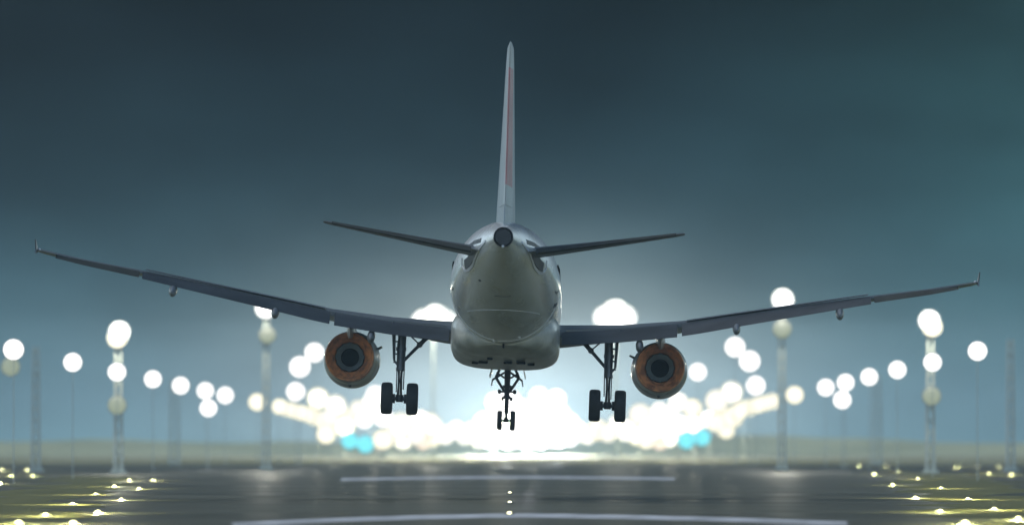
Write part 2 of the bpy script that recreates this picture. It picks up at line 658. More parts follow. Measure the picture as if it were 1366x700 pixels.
def rim(cx, cyy, cz, r, w, parent):
    return link('rim', lathe([(-w * .40, r * .12), (-w * .42, r * .2), (-w * .30, r * .30), (-w * .37, r * .53), (w * .37, r * .53), (w * .30, r * .3), (w * .42, r * .2), (w * .40, r * .12)],
                             'x', (cx, cyy, cz), 32), M['strut'], parent)


def make_main_gear(s):
    x, z = s * 3.8, -3.93
    bm = bmesh.new()
    tube(bm, (x, .1, -1.25), (x, 0, -2.85), .135, .125, 20)       # main cylinder
    tube(bm, (x, .05, -2.05), (x, .05, -2.18), .19, .19, 20)
    tube(bm, (x, 0, -2.80), (x, 0, -2.92), .165, .165, 20)
    g = link('main_landing_gear', bm, M['strut'], AIR)
    bm = bmesh.new(); tube(bm, (x, 0, -2.9), (x, 0, z), .088, .088, 18)
    link('oleo', bm, M['chrome'], g)
    bm = bmesh.new()
    tube(bm, (x - .36, 0, z), (x + .36, 0, z), .075, .075, 16)
    tube(bm, (x, 0, z + .14), (x, 0, z - .12), .15, .13, 20)
    for d in (-1, 1):
        tube(bm, (x + d * .16, 0, z), (x + d * .26, 0, z), .17, .17, 20)
    link('axle', bm, M['dark'], g)
    # torque links
    bm = bmesh.new()
    for d in (-.07, .07):
        tube(bm, (x + d, -.10, -2.85), (x + d * .4, -.42, -3.32), .035, .03, 10)
        tube(bm, (x + d * .4, -.42, -3.32), (x + d, -.12, -3.8), .03, .035, 10)
    link('torque_link', bm, M['dark'], g)
    # parallel hydraulic leg, hoses
    bm = bmesh.new()
    xo = x + s * .27
    tube(bm, (xo, -.02, -1.15), (xo - s * .03, -.02, -2.55), .05, .045, 12)
    tube(bm, (xo - s * .03, -.02, -2.55), (x + s * .06, 0, -2.75), .04, .04, 12)
    tube(bm, (x - s * .16, -.08, -1.4), (x - s * .13, -.08, -3.6), .022, .022, 8)
    tube(bm, (x + s * .13, -.12, -1.9), (x + s * .12, -.12, -3.7), .02, .02, 8)
    for zz in (-1.5, -1.85, -2.3, -2.6):
        tube(bm, (x, -.02, zz), (xo, -.02, zz), .03, .03, 8)
    link('hydraulic_line', bm, M['strut'], g)
    # folding side brace with its lock link
    bm = bmesh.new()
    e0, e1 = Vector((x - s * .1, 0, -2.55)), Vector((x - s * 1.12, .1, -1.45))
    mid = e0.lerp(e1, .56)
    tube(bm, e0, mid, .06, .065, 14)
    tube(bm, mid, e1, .085, .085, 14)
    tube(bm, mid + Vector((0, -.1, 0)), mid + Vector((0, .1, 0)), .11, .11, 14)
    link('side_brace', bm, M['dark'], g)
    bm = bmesh.new()
    tube(bm, mid, (x - s * .1, .05, -1.42), .026, .03, 10)
    link('lock_link', bm, M['dark'], g)
    # leg door on the outboard side, edge-on from behind
    bm = bmesh.new()
    loft([[Vector((x + s * (.34 + dx), .62, -1.1)), Vector((x + s * (.34 + dx), -.45, -1.1)), Vector((x + s * (.25 + dx), -.35, -2.5)), Vector((x + s * (.25 + dx), .5, -2.5))] for dx in (0, .035)], bm=bm)
    link('leg_door', bm, M['wing'], g)
    for d in (-1, 1):
        wheel(x + d * .465, 0, z, .585, .42, g)
        rim(x + d * .465, 0, z, .585, .42, g)
    return g


for s in (-1, 1):
    make_main_gear(s)

y, z = 12.64, -4.24
bm = bmesh.new()
tube(bm, (0, y - .1, -1.9), (0, y, -3.3), .135, .10, 18)
tube(bm, (0, y, -2.9), (0, y, -3.02), .18, .18, 18)
tube(bm, (0, y, -3.3), (0, y, -3.42), .14, .14, 18)
G = link('nose_landing_gear', bm, M['dark'], AIR)
bm = bmesh.new(); tube(bm, (0, y, -3.4), (0, y, z), .06, .055, 14)
link('oleo', bm, M['dark'], G)
bm = bmesh.new()
tube(bm, (-.2, y, z), (.2, y, z), .05, .05, 12)
tube(bm, (0, y, z + .14), (0, y, z - .08), .085, .10, 14)
link('axle', bm, M['dark'], G)
bm = bmesh.new()
for d in (-.05, .05):
    tube(bm, (d, y - .05, -3.35), (d, y - .32, -3.62), .03, .03, 8)
    tube(bm, (d, y - .32, -3.62), (d, y - .05, -3.95), .03, .03, 8)
link('torque_link', bm, M['dark'], G)
# two splayed drag struts with their cross links
bm = bmesh.new()
for s in (-1, 1):
    tube(bm, (s * .10, y, -3.15), (s * .44, y - .5, -2.62), .05, .055, 10)
    tube(bm, (s * .44, y - .5, -2.62), (s * .20, y - .6, -2.1), .05, .05, 10)
    tube(bm, (s * .12, y, -2.42), (s * .56, y - .4, -2.72), .04, .04, 10)
    tube(bm, (s * .12, y, -2.62), (s * .40, y - .45, -2.45), .035, .035, 10)
    tube(bm, (s * .56, y - .4, -2.72), (s * .60, y - .4, -2.95), .03, .02, 8)
link('drag_strut', bm, M['dark'], G)
bm = bmesh.new()
for s in (-1, 1):
    tube(bm, (0, y - .1, -3.15), (s * .25, y - .1, -3.15), .035, .035, 10)
    box(bm, (s * .29, y - .12, -3.15), (.13, .16, .17))
    box(bm, (s * .17, y - .12, -3.42), (.10, .12, .15))
link('steering_actuator', bm, M['dark'], G)
for s in (-1, 1):
    bm = bmesh.new()
    loft([[Vector((s * (.52 + dx), y - 1.0, -2.03)), Vector((s * (.52 + dx), y + .9, -2.03)), Vector((s * (.66 + dx), y + .9, -2.62)), Vector((s * (.66 + dx), y - .7, -2.55))] for dx in (0, .03)], bm=bm)
    link('nose_gear_door', bm, M['fairing'], G)
    wheel(s * .245, y, z, .375, .2, G)
    rim(s * .245, y, z, .375, .2, G)

# ------------------------------------------------------------------ ground
def streak_mat(name, dark, pale, rough, sx, sy, r_var=.12, spec=.5):
    m, nt, b = nodes_of(name)
    tc = nt.nodes.new('ShaderNodeTexCoord')
    mp = nt.nodes.new('ShaderNodeMapping')
    mp.inputs['Scale'].default_value = (sx, sy, 1)
    nt.links.new(tc.outputs['Object'], mp.inputs[0])
    n1 = nt.nodes.new('ShaderNodeTexNoise'); n1.inputs['Scale'].default_value = 1; n1.inputs['Detail'].default_value = 7; n1.inputs['Roughness'].default_value = .65
    nt.links.new(mp.outputs[0], n1.inputs['Vector'])
    n2 = nt.nodes.new('ShaderNodeTexNoise'); n2.inputs['Scale'].default_value = 3.1; n2.inputs['Detail'].default_value = 5
    nt.links.new(tc.outputs['Object'], n2.inputs['Vector'])
    mx = nt.nodes.new('ShaderNodeMix'); mx.data_type = 'FLOAT'; mx.inputs['Factor'].default_value = .3
    nt.links.new(n1.outputs['Fac'], mx.inputs['A']); nt.links.new(n2.outputs['Fac'], mx.inputs['B'])
    rp = nt.nodes.new('ShaderNodeValToRGB')
    rp.color_ramp.elements[0].position = .35; rp.color_ramp.elements[0].color = (*dark, 1)
    rp.color_ramp.elements[1].position = .65; rp.color_ramp.elements[1].color = (*pale, 1)
    nt.links.new(mx.outputs['Result'], rp.inputs[0])
    nt.links.new(rp.outputs[0], b.inputs['Base Color'])
    mr = nt.nodes.new('ShaderNodeMapRange')
    mr.inputs['From Min'].default_value = .3; mr.inputs['From Max'].default_value = .7
    mr.inputs['To Min'].default_value = rough - r_var; mr.inputs['To Max'].default_value = rough + r_var
    nt.links.new(n1.outputs['Fac'], mr.inputs[0]); nt.links.new(mr.outputs[0], b.inputs['Roughness'])
    b.inputs['Specular IOR Level'].default_value = spec
    return m


def sheet(name, x0, x1, y0, y1, z, mat, nx=1, ny=1):
    bm = bmesh.new()
    g = [[bm.verts.new((x0 + (x1 - x0) * i / nx, y0 + (y1 - y0) * j / ny, z)) for i in range(nx + 1)] for j in range(ny + 1)]
    for j in range(ny):
        for i in range(nx):
            bm.faces.new((g[j][i], g[j][i + 1], g[j + 1][i + 1], g[j + 1][i]))
    return link(name, bm, mat, smooth=False)


M['light_pool'] = streak_mat('light_pool_olive', (.09, .095, .035), (.17, .165, .06), .8, .3, .02, .1, .2)  # olive tone stands in for lamplight spilled on the tarmac
M['grass'] = streak_mat('airfield_grass', (.14, .14, .06), (.27, .26, .12), .8, .02, .01, .1, .2)
M['asphalt'] = streak_mat('wet_asphalt', (.072, .076, .05), (.128, .13, .085), .37, .012, .05, .12, .45)
M['paintmark'] = streak_mat('runway_paint', (.38, .39, .38), (.80, .81, .79), .45, 1.1, .12, .1, .5)
tag(sheet('ground', -1800, 1800, -60, 3400, 0, M['grass']), kind='structure')
tag(sheet('runway', -70, 70, -50, 800, .004, M['asphalt']), kind='structure')


def light_pool(pts_a, pts_b, name):
    """ragged olive strip painting in the light pool between two rows of runway lights"""
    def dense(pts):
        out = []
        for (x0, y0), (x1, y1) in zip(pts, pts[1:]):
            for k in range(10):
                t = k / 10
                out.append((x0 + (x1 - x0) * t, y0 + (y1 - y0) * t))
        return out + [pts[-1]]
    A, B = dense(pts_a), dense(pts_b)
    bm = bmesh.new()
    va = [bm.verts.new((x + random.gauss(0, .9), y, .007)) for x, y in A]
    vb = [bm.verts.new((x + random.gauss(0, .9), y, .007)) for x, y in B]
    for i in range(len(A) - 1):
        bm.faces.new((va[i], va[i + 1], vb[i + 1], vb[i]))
    return tag(link(name, bm, M['light_pool'], smooth=False), kind='structure')


# olive strips painted as light pools beside the light rows (metres on the airfield)
light_pool([(-11.2, 190), (-12.6, 235), (-16, 320), (-20.5, 430), (-22.5, 520)], [(-17.5, 190), (-17.5, 235), (-19.8, 320), (-24, 430), (-29, 520)], 'painted_light_pool')
light_pool([(12.5, 190), (12.3, 235), (15.5, 320), (20.2, 430), (26, 560)], [(18, 190), (18, 250), (20.5, 320), (26, 440), (33, 560)], 'painted_light_pool')


def arc_mark(pts, half_px, name):
    """pts: survey points of the stripe's centre line on the runway"""
    bm = bmesh.new()
    P = [Vector((*ground(a, b - h), .008)) for a, b, h in [(p[0], p[1], half_px) for p in pts]]
    Q = [Vector((*ground(a, b + h), .008)) for a, b, h in [(p[0], p[1], half_px) for p in pts]]
    vp = [bm.verts.new(p) for p in P]; vq = [bm.verts.new(p) for p in Q]
    for i in range(len(P) - 1):
        bm.faces.new((vp[i], vp[i + 1], vq[i + 1], vq[i]))
    return link(name, bm, M['paintmark'], smooth=False)


def arc(x0, x1, ymid, yend0, yend1, n=24, xm=None):
    out = []
    xm = xm or (x0 + x1) / 2
    for i in range(n + 1):
        x = x0 + (x1 - x0) * i / n
        if x < xm:
            t = (xm - x) / (xm - x0); e = yend0
        else:
            t = (x - xm) / (x1 - xm); e = yend1
        out.append((x, ymid + (e - ymid) * t ** 1.6))
    return out


tag(arc_mark(arc(455, 900, 636.3, 639.2, 638.2), 1.6, 'runway_marking_far'), kind='structure')
tag(arc_mark(arc(310, 1130, 687.2, 699.5, 698, xm=690), 2.7, 'runway_marking_near'), kind='structure')

# low grassed bank closing the far end of the airfield
bm = bmesh.new()
rows = []
for i in range(121):
    x = -420 + 7 * i
    h = 2.6 + .7 * math.sin(x * .021 + 1) + .5 * math.sin(x * .057) + random.uniform(-.25, .25)
    rows.append([Vector((x, 1500 + dy, z * h)) for dy, z in ((-60, -.02), (-40, .22), (-22, .62), (-8, .93), (0, 1), (14, .9), (60, -.02))])
loft(rows, close=False, caps=(False, False), bm=bm)
M['bank'] = streak_mat('bank_grass', (.30, .31, .16), (.55, .54, .30), .85, .06, .05, .1, .1)
tag(link('hill_bank', bm, M['bank']), kind='structure')

# ------------------------------------------------------------------ lamps
AP = .42                     # lens opening, metres
FOCUS = 297.0
L = {}
L['white'] = glow('lamp_white', (1.0, .975, .94), 2.2)
L['ivory'] = glow('lamp_ivory', (1.0, .96, .84), 2.1)
L['warm'] = glow('lamp_warm', (1.0, .93, .70), 1.65)
L['peach'] = glow('lamp_peach', (1.0, .84, .66), 1.5)
L['cyan'] = glow('lamp_cyan', (.20, .80, .88), 1.35)
L['dim'] = glow('lamp_dim', (.74, .86, .62), .44)
L['soft'] = glow('lamp_soft', (.96, .92, .78), 1.45)
L['glare'] = glow('lamp_glare', (.97, .97, 1.0), 20)
L['bank'] = glow('lamp_bank', (1.0, .98, .95), 3.0)
L['edge'] = glow('lamp_edge', (1.0, .94, .55), 7)


SHR = {'white': .15, 'ivory': .05, 'warm': 0., 'peach': 0., 'cyan': 0., 'dim': 0., 'bank': .22, 'soft': 0., 'glare': .35}


def lens_mesh():
    """domed lens one unit in radius, facing -y"""
    bm = lathe([(.0, 1.0), (-.12, .98), (-.28, .85), (-.4, .6), (-.47, .3), (-.48, .02)], n=32)
    return bm


def proto_lamp(col, name='approach_light', pmat=None):
    root = empty(name)
    bm = bmesh.new()
    tube(bm, (0, 0, 0), (0, 0, 1), 1, .7, 12)
    link('pole', bm, M['pole'], root)
    bm = lathe([(.004, 1.06), (.25, 1.08), (.6, .8), (.85, .35), (.88, .05)], n=28)
    link('housing', bm, M['housing'], root)
    link('lens', lens_mesh(), L[col], root)
    return root


PROTO = {}


def lamp(px, py, r, col, d, label, group, cat='approach light', pole_r=.03):
    p = at(px, py, d)
    blur = AP * F * abs(1 / FOCUS - 1 / d)
    rem = max(r - SHR[col] * blur, r * .30) / F * d
    key = col
    if key not in PROTO:
        root = PROTO[key] = proto_lamp(col)
        kids = list(root.children)
    else:
        src = PROTO[key]
        root = src.copy(); COL.objects.link(root)
        kids = []
        for ch in src.children:
            c = ch.copy(); COL.objects.link(c); c.parent = root; kids.append(c)
    root.location = (p.x, p.y, 0)
    tag(root, label, cat, group)
    for c in kids:
        k = c.name.split('.')[0]
        if k == 'pole':
            c.location = (0, rem * .4, 0)
            c.scale = (pole_r, pole_r, max(p.z - rem * .6, .2))
        else:
            c.location = (0, 0, p.z)
            c.scale = (rem, rem, rem)
    return root


def bulb(root, loc, intensity, col):
    """the light a lit lamp throws on the field and into the mist"""
    pl = bpy.data.lights.new('lamp_bulb', 'POINT')
    pl.energy = intensity * 4 * math.pi
    pl.color = col
    pl.shadow_soft_size = .4
    po = bpy.data.objects.new('bulb', pl)
    COL.objects.link(po)
    po.parent = root
    po.location = loc


# receding rows left and right of the runway
ORD = ['first', 'second', 'third', 'fourth', 'fifth', 'sixth', 'seventh', 'eighth']
rowL = [(18, 466, 14), (97, 483, 12.7), (156, 496, 12.5), (204, 505.5, 12), (241, 514, 12), (274, 521, 11.8), (300.5, 527, 11.8)]
for i, (x, yy, r) in enumerate(rowL):
    lamp(x, yy, r, 'white', 420 * 662 / (683 - x), '%s lamp from the left edge in the descending left row' % ORD[i], 'lamps in the left row')
lamp(278, 544, 12, 'white', 640, 'low white lamp just under the inner end of the left row', 'lamps in the left row')
lamp(343, 536, 11, 'warm', 780, 'single cream lamp between the left row and the bright cluster', 'lamps in the left row')
rowR = [(1304, 468, 13), (1244, 483, 12.5), (1197, 493, 12.3), (1159.5, 502.5, 12), (1128, 510, 12), (1101.5, 516.6, 12)]
for i, (x, yy, r) in enumerate(rowR):
    lamp(x, yy, r, 'white', 420 * 662 / (x - 683), '%s lamp from the right edge in the descending right row' % ORD[i], 'lamps in the right row')
lamp(1123.5, 533, 12.5, 'white', 620, 'low white lamp just under the inner end of the right row', 'lamps in the right row')
lamp(1060, 526.5, 11.3, 'warm', 760, 'single cream lamp between the right row and the bright cluster', 'lamps in the right row')

# lamps beside the engines that stand clear of the cluster
lamp(419.5, 470, 13.5, 'white', 700, 'white lamp beside the left engine, upper one of a leaning pair', 'lamps beside the left engine')
lamp(400, 489, 14.5, 'white', 705, 'white lamp left of the left engine, lower one of a leaning pair', 'lamps beside the left engine')
lamp(394.5, 522, 13, 'white', 720, 'white lamp alone between the leaning pair and the left cluster', 'lamps beside the left engine')
lamp(980.5, 462.7, 14, 'white', 700, 'white lamp high right of the right engine, upper of a leaning pair', 'lamps beside the right engine')
lamp(1000, 481.5, 14.5, 'white', 705, 'white lamp right of the right engine, lower of a leaning pair', 'lamps beside the right engine')
lamp(930.7, 496, 12.5, 'white', 715, 'white lamp close beside the lower right of the right engine', 'lamps beside the right engine')
lamp(1008, 514, 13.5, 'white', 720, 'white lamp alone between the leaning pair and the right cluster', 'lamps beside the right engine')

# cyan ones
lamp(466.5, 587.5, 11, 'cyan', 900, 'cyan lamp below the left cluster, left one of two', 'cyan lamps')
lamp(487.5, 592, 11.5, 'cyan', 900, 'cyan lamp below the left cluster, right one of two', 'cyan lamps')
lamp(916, 586.5, 11.5, 'cyan', 900, 'cyan lamp below the right cluster, left one of two', 'cyan lamps')
lamp(936.5, 583, 11, 'cyan', 900, 'cyan lamp below the right cluster, right one of two', 'cyan lamps')

CL = [(424, 531, 13.5), (447.5, 541.5, 14.5), (478, 545, 11.5), (501, 527, 14), (495.5, 538, 13), (511, 556, 14), (460, 569, 13),
      (535, 569, 19), (511, 586, 13), (538, 585, 14), (572, 566, 16), (594, 579, 13), (609, 573, 13.5), (555, 578, 15), (524, 577, 14), (486, 560, 12), (440, 557, 12), (560, 560, 13)]
CLW = [(373, 542, 10), (383, 545, 9.5), (392, 547.5, 9.5), (401, 550, 10), (411, 552.5, 10), (420, 556, 10.5), (430, 560, 10.5), (435, 579, 12), (446, 566, 11), (470, 556, 11), (577, 584, 11)]
for x, yy, r in CL:
    lamp(x, yy, r, random.choice(['ivory', 'soft', 'warm', 'white']), random.uniform(780, 1150), 'white lamp crowded among others in the left bright cluster', 'lamps of the left cluster')
for x, yy, r in CLW:
    lamp(x, yy, r, 'warm', random.uniform(780, 1150), 'cream lamp crowded in the trailing edge of the left bright cluster', 'cream lamps of the left cluster')
lamp(564, 588, 11, 'peach', 980, 'dull peach lamp at the foot of the left cluster', 'peach lamps')
lamp(508, 590, 10, 'peach', 990, 'dull peach lamp beside the left cyan pair', 'peach lamps')
CR = [(904.5, 536, 12.5), (924, 544, 12), (956, 534.5, 15), (976, 523, 14), (978, 556, 13), (946, 559, 13), (891, 554, 13), (854, 553, 15), (870, 571, 16),
      (891, 583, 13), (797, 573, 14), (811, 577, 12.5), (835, 574, 14), (850, 580, 13), (905, 566, 15), (925, 566, 13), (880, 548, 12), (824, 566, 13)]
CRW = [(1030, 535, 10), (1020, 537.5, 10), (1011, 540, 10), (1001, 542.5, 10.5), (991, 545, 10.5), (968.5, 572, 12), (985, 549, 11), (955, 563, 12), (963, 551, 12), (862, 587, 11)]
for x, yy, r in CR:
    lamp(x, yy, r, random.choice(['ivory', 'soft', 'warm', 'white']), random.uniform(780, 1150), 'white lamp crowded among others in the right bright cluster', 'lamps of the right cluster')
for x, yy, r in CRW:
    lamp(x, yy, r, 'warm', random.uniform(780, 1150), 'cream lamp crowded in the trailing edge of the right bright cluster', 'cream lamps of the right cluster')
lamp(880, 590, 10, 'peach', 980, 'dull peach lamp at the foot of the right cluster', 'peach lamps')
CC = [(661, 536, 14.5), (682, 534, 14), (719, 529, 14.5), (742, 532, 14.5), (630, 577, 15), (648, 566, 19), (677, 560, 22), (706, 556, 22), (735, 558, 21), (757, 566, 18),
      (772, 575, 15), (660, 582, 17), (685, 582, 18), (712, 582, 18), (738, 583, 16), (760, 584, 13), (640, 586, 12), (695, 548, 18), (725, 546, 16), (668, 552, 15), (620, 582, 11), (784, 580, 12), (748, 552, 14), (720, 568, 18)]
for x, yy, r in CC:
    lamp(x, yy, r, ('bank' if 640 < x < 775 else 'ivory') if yy > 555 else 'white', random.uniform(820, 1300), 'white lamp packed in the dazzling bank behind the nose gear', 'lamps of the middle bank')

for x, yy, r in ((657, 563, 14), (703, 566, 14), (748, 564, 14)):
    o = lamp(x, yy, r, 'bank', 1360, 'large white lamp glaring through the middle bank onto the runway', 'lamps glaring down the runway')
    bulb(o, (0, -1.5, max(c.location.z for c in o.children)), 26000, (.86, .90, 1.0))
for x, yy, r in ((652, 588, 11), (676, 590, 11), (699, 589, 11), (722, 590, 11), (746, 588, 11)):
    lamp(x, yy, r, 'glare', random.uniform(800, 900), 'fierce low white lamp at the foot of the dazzling middle bank', 'lowest lamps of the middle bank')

# ------------------------------------------------------------------ floodlight masts
def lens_height(o):
    return max(c.location.z for c in o.children)


for g, zmin, step, power in (('lamps of the left cluster', 2.5, 1, 500), ('lamps of the right cluster', 2.5, 1, 500), ('lamps of the middle bank', 2.5, 2, 800)):
    for o in [o for o in COL.objects if o.get('group') == g and lens_height(o) > zmin and o.location.y > 1010][::step]:
        bulb(o, (0, -1.2, lens_height(o)), power, (1, .95, .74))


def mast(px, d, top_py, label, lights, width=.5, power=0):
    """lights: (dx px, py, r px, colour)"""
    x = (px - CX) / F * d
    top = H + (HZ - top_py) / F * d
    root = empty('floodlight_mast', (x, d, 0))
    tag(root, label, 'floodlight mast', 'floodlight masts')
    bm = bmesh.new()
    for a in range(4):
        t = math.pi / 4 + a * math.pi / 2
        tube(bm, (width * .72 * math.cos(t), width * .72 * math.sin(t), 0), (width * .5 * math.cos(t), width * .5 * math.sin(t), top), .09, .07, 8)
    n = max(4, int(top / .8))
    for k in range(n):
        z0, z1 = top * k / n, top * (k + 1) / n
        w0 = width * (.72 - .22 * k / n); w1 = width * (.72 - .22 * (k + 1) / n)
        for a in range(4):
            t0, t1 = math.pi / 4 + a * math.pi / 2, math.pi / 4 + (a + 1) * math.pi / 2
            tube(bm, (w0 * math.cos(t0), w0 * math.sin(t0), z0), (w1 * math.cos(t1), w1 * math.sin(t1), z1), .035, .035, 6)
    link('lattice_tower', bm, M['pole'], root)
    bm = bmesh.new(); box(bm, (0, 0, .1), (1.1, 1.1, .2))
    link('footing', bm, M['pole'], root)
    for dx, py, r, col in lights:
        blur = AP * F * abs(1 / FOCUS - 1 / d)
        rem = max(r - SHR[col] * blur, r * .3) / F * d
        zc = H + (HZ - py) / F * d
        dxm = dx / F * d
        bm = lens_mesh()
        me = link('floodlight', lathe([(.004, 1.06), (.25, 1.08), (.6, .8), (.85, .35), (.88, .05)], n=28), M['housing'], root)
        me.location = (dxm, -.75, zc); me.scale = (rem, min(rem, .6), rem)
        ln = link('lens', bm, L[col], me)
    if power:
        bulb(root, (0, -3.2, top + .3), power, (1, .96, .80))
    if lights:
        bm = bmesh.new()
        xs = [l[0] / F * d for l in lights]
        box(bm, (sum((min(xs), max(xs))) / 2, 0, top + .05), (max(xs) - min(xs) + 1.0, .9, .12))
        link('platform', bm, M['housing'], root)
    return root


mast(158, 560, 440, 'lattice floodlight mast with white lamp above the left row', [(2, 443, 14.8, 'white'), (-1, 451, 13, 'warm'), (-1, 540, 12, 'dim')], power=130)
mast(355, 640, 408, 'lattice floodlight mast whose lamp peeps out under the left wing', [(0, 411, 14.5, 'white'), (2, 447, 11, 'dim')], power=130)
mast(1043, 640, 398, 'lattice floodlight mast whose lamp shows above the right wing', [(1, 400, 15, 'white'), (0, 439, 12, 'dim')], power=130)
mast(1241, 560, 427, 'lattice floodlight mast with white lamp above the right row', [(-2, 428, 14.8, 'white'), (2, 436, 13, 'warm'), (1, 528, 12, 'dim')], power=130)
mast(48, 600, 462, 'pale lattice mast near the left edge with a dim low lamp', [(-33, 489, 12, 'dim')])
mast(1348, 600, 452, 'unlit pale lattice mast at the right edge', [])
mast(232, 820, 505, 'short pale lattice mast behind the left row', [], .8)
mast(1170, 820, 500, 'short pale lattice mast behind the right row', [], .8)
mast(578, 1260, 425, 'tall floodlight mast glaring above the left wing root', [(-14, 430, 16, 'white'), (3, 425, 18, 'white'), (18, 430, 15, 'white')], width=.16, power=900)
mast(821, 1260, 418, 'tall floodlight mast glaring above the right wing root', [(-15, 424, 15, 'white'), (0, 419, 18, 'white'), (14, 424, 15, 'white')], width=.16, power=900)

# ------------------------------------------------------------------ runway lights
EDGE = None


def runway_light(px, py, label, group, bulb=True):
    global EDGE
    gx, gy = ground(px, py)
    if EDGE is None:
        EDGE = empty('runway_light')
        link('base', lathe([(.0, .15), (.02, .15), (.035, .12), (.035, .02)], 'z', n=20), M['housing'], EDGE)
        link('lens', lathe([(.037, .06), (.05, .06), (.065, .045), (.072, .025), (.074, .01)], 'z', n=20), L['edge'], EDGE)
        pl = bpy.data.lights.new('runway_light_bulb', 'SPOT')
        pl.spot_size = R(168); pl.spot_blend = .25
        pl.energy = 550; pl.color = (1, .96, .40); pl.shadow_soft_size = .05
        po = bpy.data.objects.new('bulb', pl); COL.objects.link(po)
        po.location = (0, 0, .6); po.parent = EDGE
        r = EDGE
    else:
        r = EDGE.copy(); COL.objects.link(r)
        for ch in EDGE.children:
            if ch.type == 'LIGHT' and not bulb: continue
            c = ch.copy(); COL.objects.link(c); c.parent = r
    r.location = (gx, gy, .008)
    tag(r, label, 'runway light', group)
    return r


LA = [(204.6, 641), (185.5, 652), (162, 666.6), (131, 684), (98, 699)]
LB = [(173, 641), (153, 649), (128, 659.6), (97, 672.7), (61, 688), (25, 698.5)]
LC = [(16, 635), (44, 635), (4, 627), (36, 626.6), (1, 645)]
RA = [(1166, 632.6), (1190.5, 647), (1221, 664), (1254, 683), (1287, 698.5)]
RB = [(1197, 629), (1224, 639), (1255, 651.5), (1291, 666), (1326, 680), (1358, 693)]
RC = [(1303.5, 623), (1319, 632.6), (1349, 632.6), (1332, 623), (1146, 622), (1182, 621.5), (1275, 624)]
for n, pts in (('inner row on the left', LA), ('outer row on the left', LB), ('inner row on the right', RA), ('outer row on the right', RB)):
    for i, (x, yy) in enumerate(reversed(pts)):
        runway_light(x, yy, '%s runway light from the camera in the %s' % (['nearest', 'second', 'third', 'fourth', 'fifth', 'sixth'][i], n), 'runway lights in the ' + n)
for x, yy in LC:
    runway_light(x, yy, 'small far runway light by the left edge beyond the two rows', 'far runway lights on the left')
for x, yy in RC:
    runway_light(x, yy, 'small far runway light by the right edge beyond the two rows', 'far runway lights on the right')
for i, (x, yy) in enumerate([(679.5, 686), (680, 671), (680, 658)]):
    runway_light(x, yy, '%s centre line runway light in front of the nose gear' % ['nearest', 'middle', 'farthest'][i], 'centre line lights', False)

# ------------------------------------------------------------------ haze
bm = bmesh.new()
bmesh.ops.create_cube(bm, size=1.0, matrix=Matrix.Translation((0, 1700, 10.5)) @ Matrix.Diagonal((3800, 3600, 23, 1)))
m = bpy.data.materials.new('haze_air')
m.use_nodes = True
nt = m.node_tree
nt.nodes.clear()
out = nt.nodes.new('ShaderNodeOutputMaterial')
pv = nt.nodes.new('ShaderNodeVolumePrincipled')
pv.inputs['Color'].default_value = (.62, .86, .92, 1)
pv.inputs['Density'].default_value = .00021
pv.inputs['Anisotropy'].default_value = .0
nt.links.new(pv.outputs[0], out.inputs['Volume'])
hz = link('haze', bm, m, smooth=False)
tag(hz, kind='stuff')

# ------------------------------------------------------------------ sky and sun
SUN_EL, SUN_AZ = 55.0, 300.0       # low behind the photographer's left shoulder
w = bpy.data.worlds.new('World')
sc.world = w
w.use_nodes = True
nt = w.node_tree
N = nt.nodes
bg = N['Background']
sky = N.new('ShaderNodeTexSky')
sky.sky_type = 'NISHITA'
sky.sun_disc = False
sky.sun_elevation = R(SUN_EL)
sky.sun_rotation = R(SUN_AZ)
sky.air_density = 1.2
sky.dust_density = .6
tc = N.new('ShaderNodeTexCoord')
sep = N.new('ShaderNodeSeparateXYZ')
nt.links.new(tc.outputs['Generated'], sep.inputs[0])


def ramp(src, lo, hi, stops):
    mr = N.new('ShaderNodeMapRange')
    mr.inputs['From Min'].default_value = lo
    mr.inputs['From Max'].default_value = hi
    nt.links.new(src, mr.inputs[0])
    rp = N.new('ShaderNodeValToRGB')
    rp.color_ramp.interpolation = 'B_SPLINE'
    els = rp.color_ramp.elements
    while len(els) < len(stops):
        els.new(.5)
    for e, (p, c) in zip(els, stops):
        e.position = (p - lo) / (hi - lo)
        e.color = (*c, 1)
    nt.links.new(mr.outputs[0], rp.inputs[0])
    return rp.outputs[0]


# night sky over the airfield: light dome of the airport low on the horizon, darkness above
low = ramp(sep.outputs['Z'], -.01, .09, [(-.01, (.15, .30, .34)), (0, (.14, .28, .33)), (.0066, (.10, .20, .25)), (.016, (.042, .098, .124)), (.03, (.013, .036, .050)), (.05, (.005, .011, .016)), (.09, (.002, .005, .007))])


def lobe(x0, z0, wx, wz, power, col):
    """a soft patch of lit sky round the bearing (x0, z0)"""
    def m2(op, a, b):
        n = N.new('ShaderNodeMath'); n.operation = op
        for k, v in enumerate((a, b)):
            if isinstance(v, (int, float)): n.inputs[k].default_value = v
            else: nt.links.new(v, n.inputs[k])
        return n.outputs[0]
    dx = m2('DIVIDE', m2('SUBTRACT', sep.outputs['X'], x0), wx)
    dz = m2('DIVIDE', m2('SUBTRACT', sep.outputs['Z'], z0), wz)
    rr = m2('POWER', m2('ADD', m2('MULTIPLY', dx, dx), m2('MULTIPLY', dz, dz)), power / 2)
    e = m2('MULTIPLY', m2('EXPONENT', m2('MULTIPLY', rr, -1.0), 0.0), m2('GREATER_THAN', sep.outputs['Y'], 0.0))
    n = N.new('ShaderNodeVectorMath'); n.operation = 'SCALE'
    n.inputs[0].default_value = col
    nt.links.new(e, n.inputs['Scale'])
    return n.outputs[0]


def vadd(a, b):
    n = N.new('ShaderNodeVectorMath'); n.operation = 'ADD'
    nt.links.new(a, n.inputs[0]); nt.links.new(b, n.inputs[1])
    return n.outputs[0]


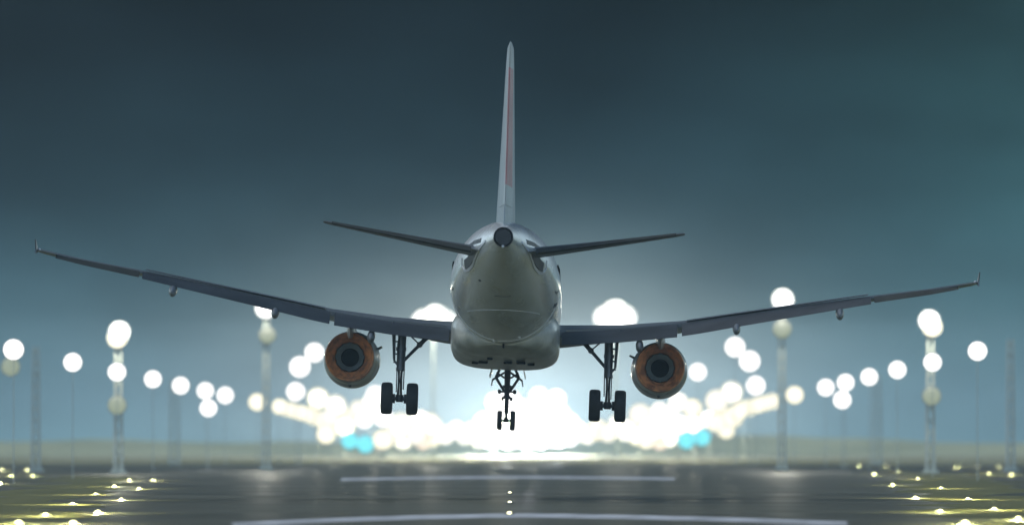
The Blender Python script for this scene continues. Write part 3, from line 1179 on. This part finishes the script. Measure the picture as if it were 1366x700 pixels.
low = vadd(low, lobe(0, .003, .025, .0125, 1.8, (.82, .90, .88)))
low = vadd(low, lobe(.36, .10, .13, .16, 2.0, (.75, .98, 1.08)))  # bright sky patch added out of frame to light the fuselage rim
low = vadd(low, lobe(-.36, .10, .13, .16, 2.0, (.9, 1.18, 1.35)))  # stronger added patch on the left, for the other fuselage rim
low = vadd(low, lobe(.068, .034, .028, .03, 1.6, (.012, .050, .052)))
# dusk light only from the sky behind the camera
back = ramp(sep.outputs['Y'], -1, 1, [(-1, (1, 1, 1)), (-.2, (.75, .75, .75)), (.45, (.5, .5, .5)), (.85, (.12, .12, .12)), (.95, (0, 0, 0)), (1, (0, 0, 0))])
mul = N.new('ShaderNodeMix'); mul.data_type = 'RGBA'; mul.blend_type = 'MULTIPLY'; mul.inputs['Factor'].default_value = 1
nt.links.new(sky.outputs[0], mul.inputs['A']); nt.links.new(back, mul.inputs['B'])
sc1 = N.new('ShaderNodeVectorMath'); sc1.operation = 'SCALE'; sc1.inputs['Scale'].default_value = 3.8
nt.links.new(mul.outputs['Result'], sc1.inputs[0])
# uneven night air: slow wisps in the light dome
mpn = N.new('ShaderNodeMapping'); mpn.inputs['Scale'].default_value = (26, 26, 60)
nt.links.new(tc.outputs['Generated'], mpn.inputs[0])
nzs = N.new('ShaderNodeTexNoise'); nzs.inputs['Scale'].default_value = 1; nzs.inputs['Detail'].default_value = 5
nt.links.new(mpn.outputs[0], nzs.inputs['Vector'])
mrs = N.new('ShaderNodeMapRange')
mrs.inputs['From Min'].default_value = .3; mrs.inputs['From Max'].default_value = .7
mrs.inputs['To Min'].default_value = .68; mrs.inputs['To Max'].default_value = 1.32
nt.links.new(nzs.outputs['Fac'], mrs.inputs[0])
wis = N.new('ShaderNodeVectorMath'); wis.operation = 'SCALE'
nt.links.new(low, wis.inputs[0]); nt.links.new(mrs.outputs[0], wis.inputs['Scale'])
low = wis.outputs[0]
# scale the low glow so that the Background strength stays in the daylight range
sc2 = N.new('ShaderNodeVectorMath'); sc2.operation = 'SCALE'; sc2.inputs['Scale'].default_value = 1 / .05
nt.links.new(low, sc2.inputs[0])
add = N.new('ShaderNodeVectorMath'); add.operation = 'ADD'
nt.links.new(sc1.outputs[0], add.inputs[0]); nt.links.new(sc2.outputs[0], add.inputs[1])
nt.links.new(add.outputs[0], bg.inputs['Color'])
bg.inputs['Strength'].default_value = .05

sd = bpy.data.lights.new('dusk_sun', 'SUN')
sd.energy = 1.1
sd.angle = R(25)
sd.color = (1, .97, .92)
so = bpy.data.objects.new('dusk_sun', sd)
COL.objects.link(so)
az, el = R(SUN_AZ), R(SUN_EL)
dirv = Vector((math.sin(az) * math.cos(el), math.cos(az) * math.cos(el), math.sin(el)))
so.rotation_euler = (-dirv).to_track_quat('-Z', 'Y').to_euler()
so.location = dirv * 50 + Vector((0, 0, 20))

# ------------------------------------------------------------------ camera
cd = bpy.data.cameras.new('camera')
cd.sensor_width = 36
cd.lens = 36 * F / 1366
cd.clip_start = .5
cd.clip_end = 20000
cd.dof.use_dof = True
cd.dof.focus_distance = FOCUS
cd.dof.aperture_fstop = cd.lens / 1000 / AP
cam = bpy.data.objects.new('camera', cd)
COL.objects.link(cam)
cam.location = (0, 0, H)
cam.rotation_euler = (R(90) + math.atan((HZ - 350) / F), 0, 0)
sc.camera = cam
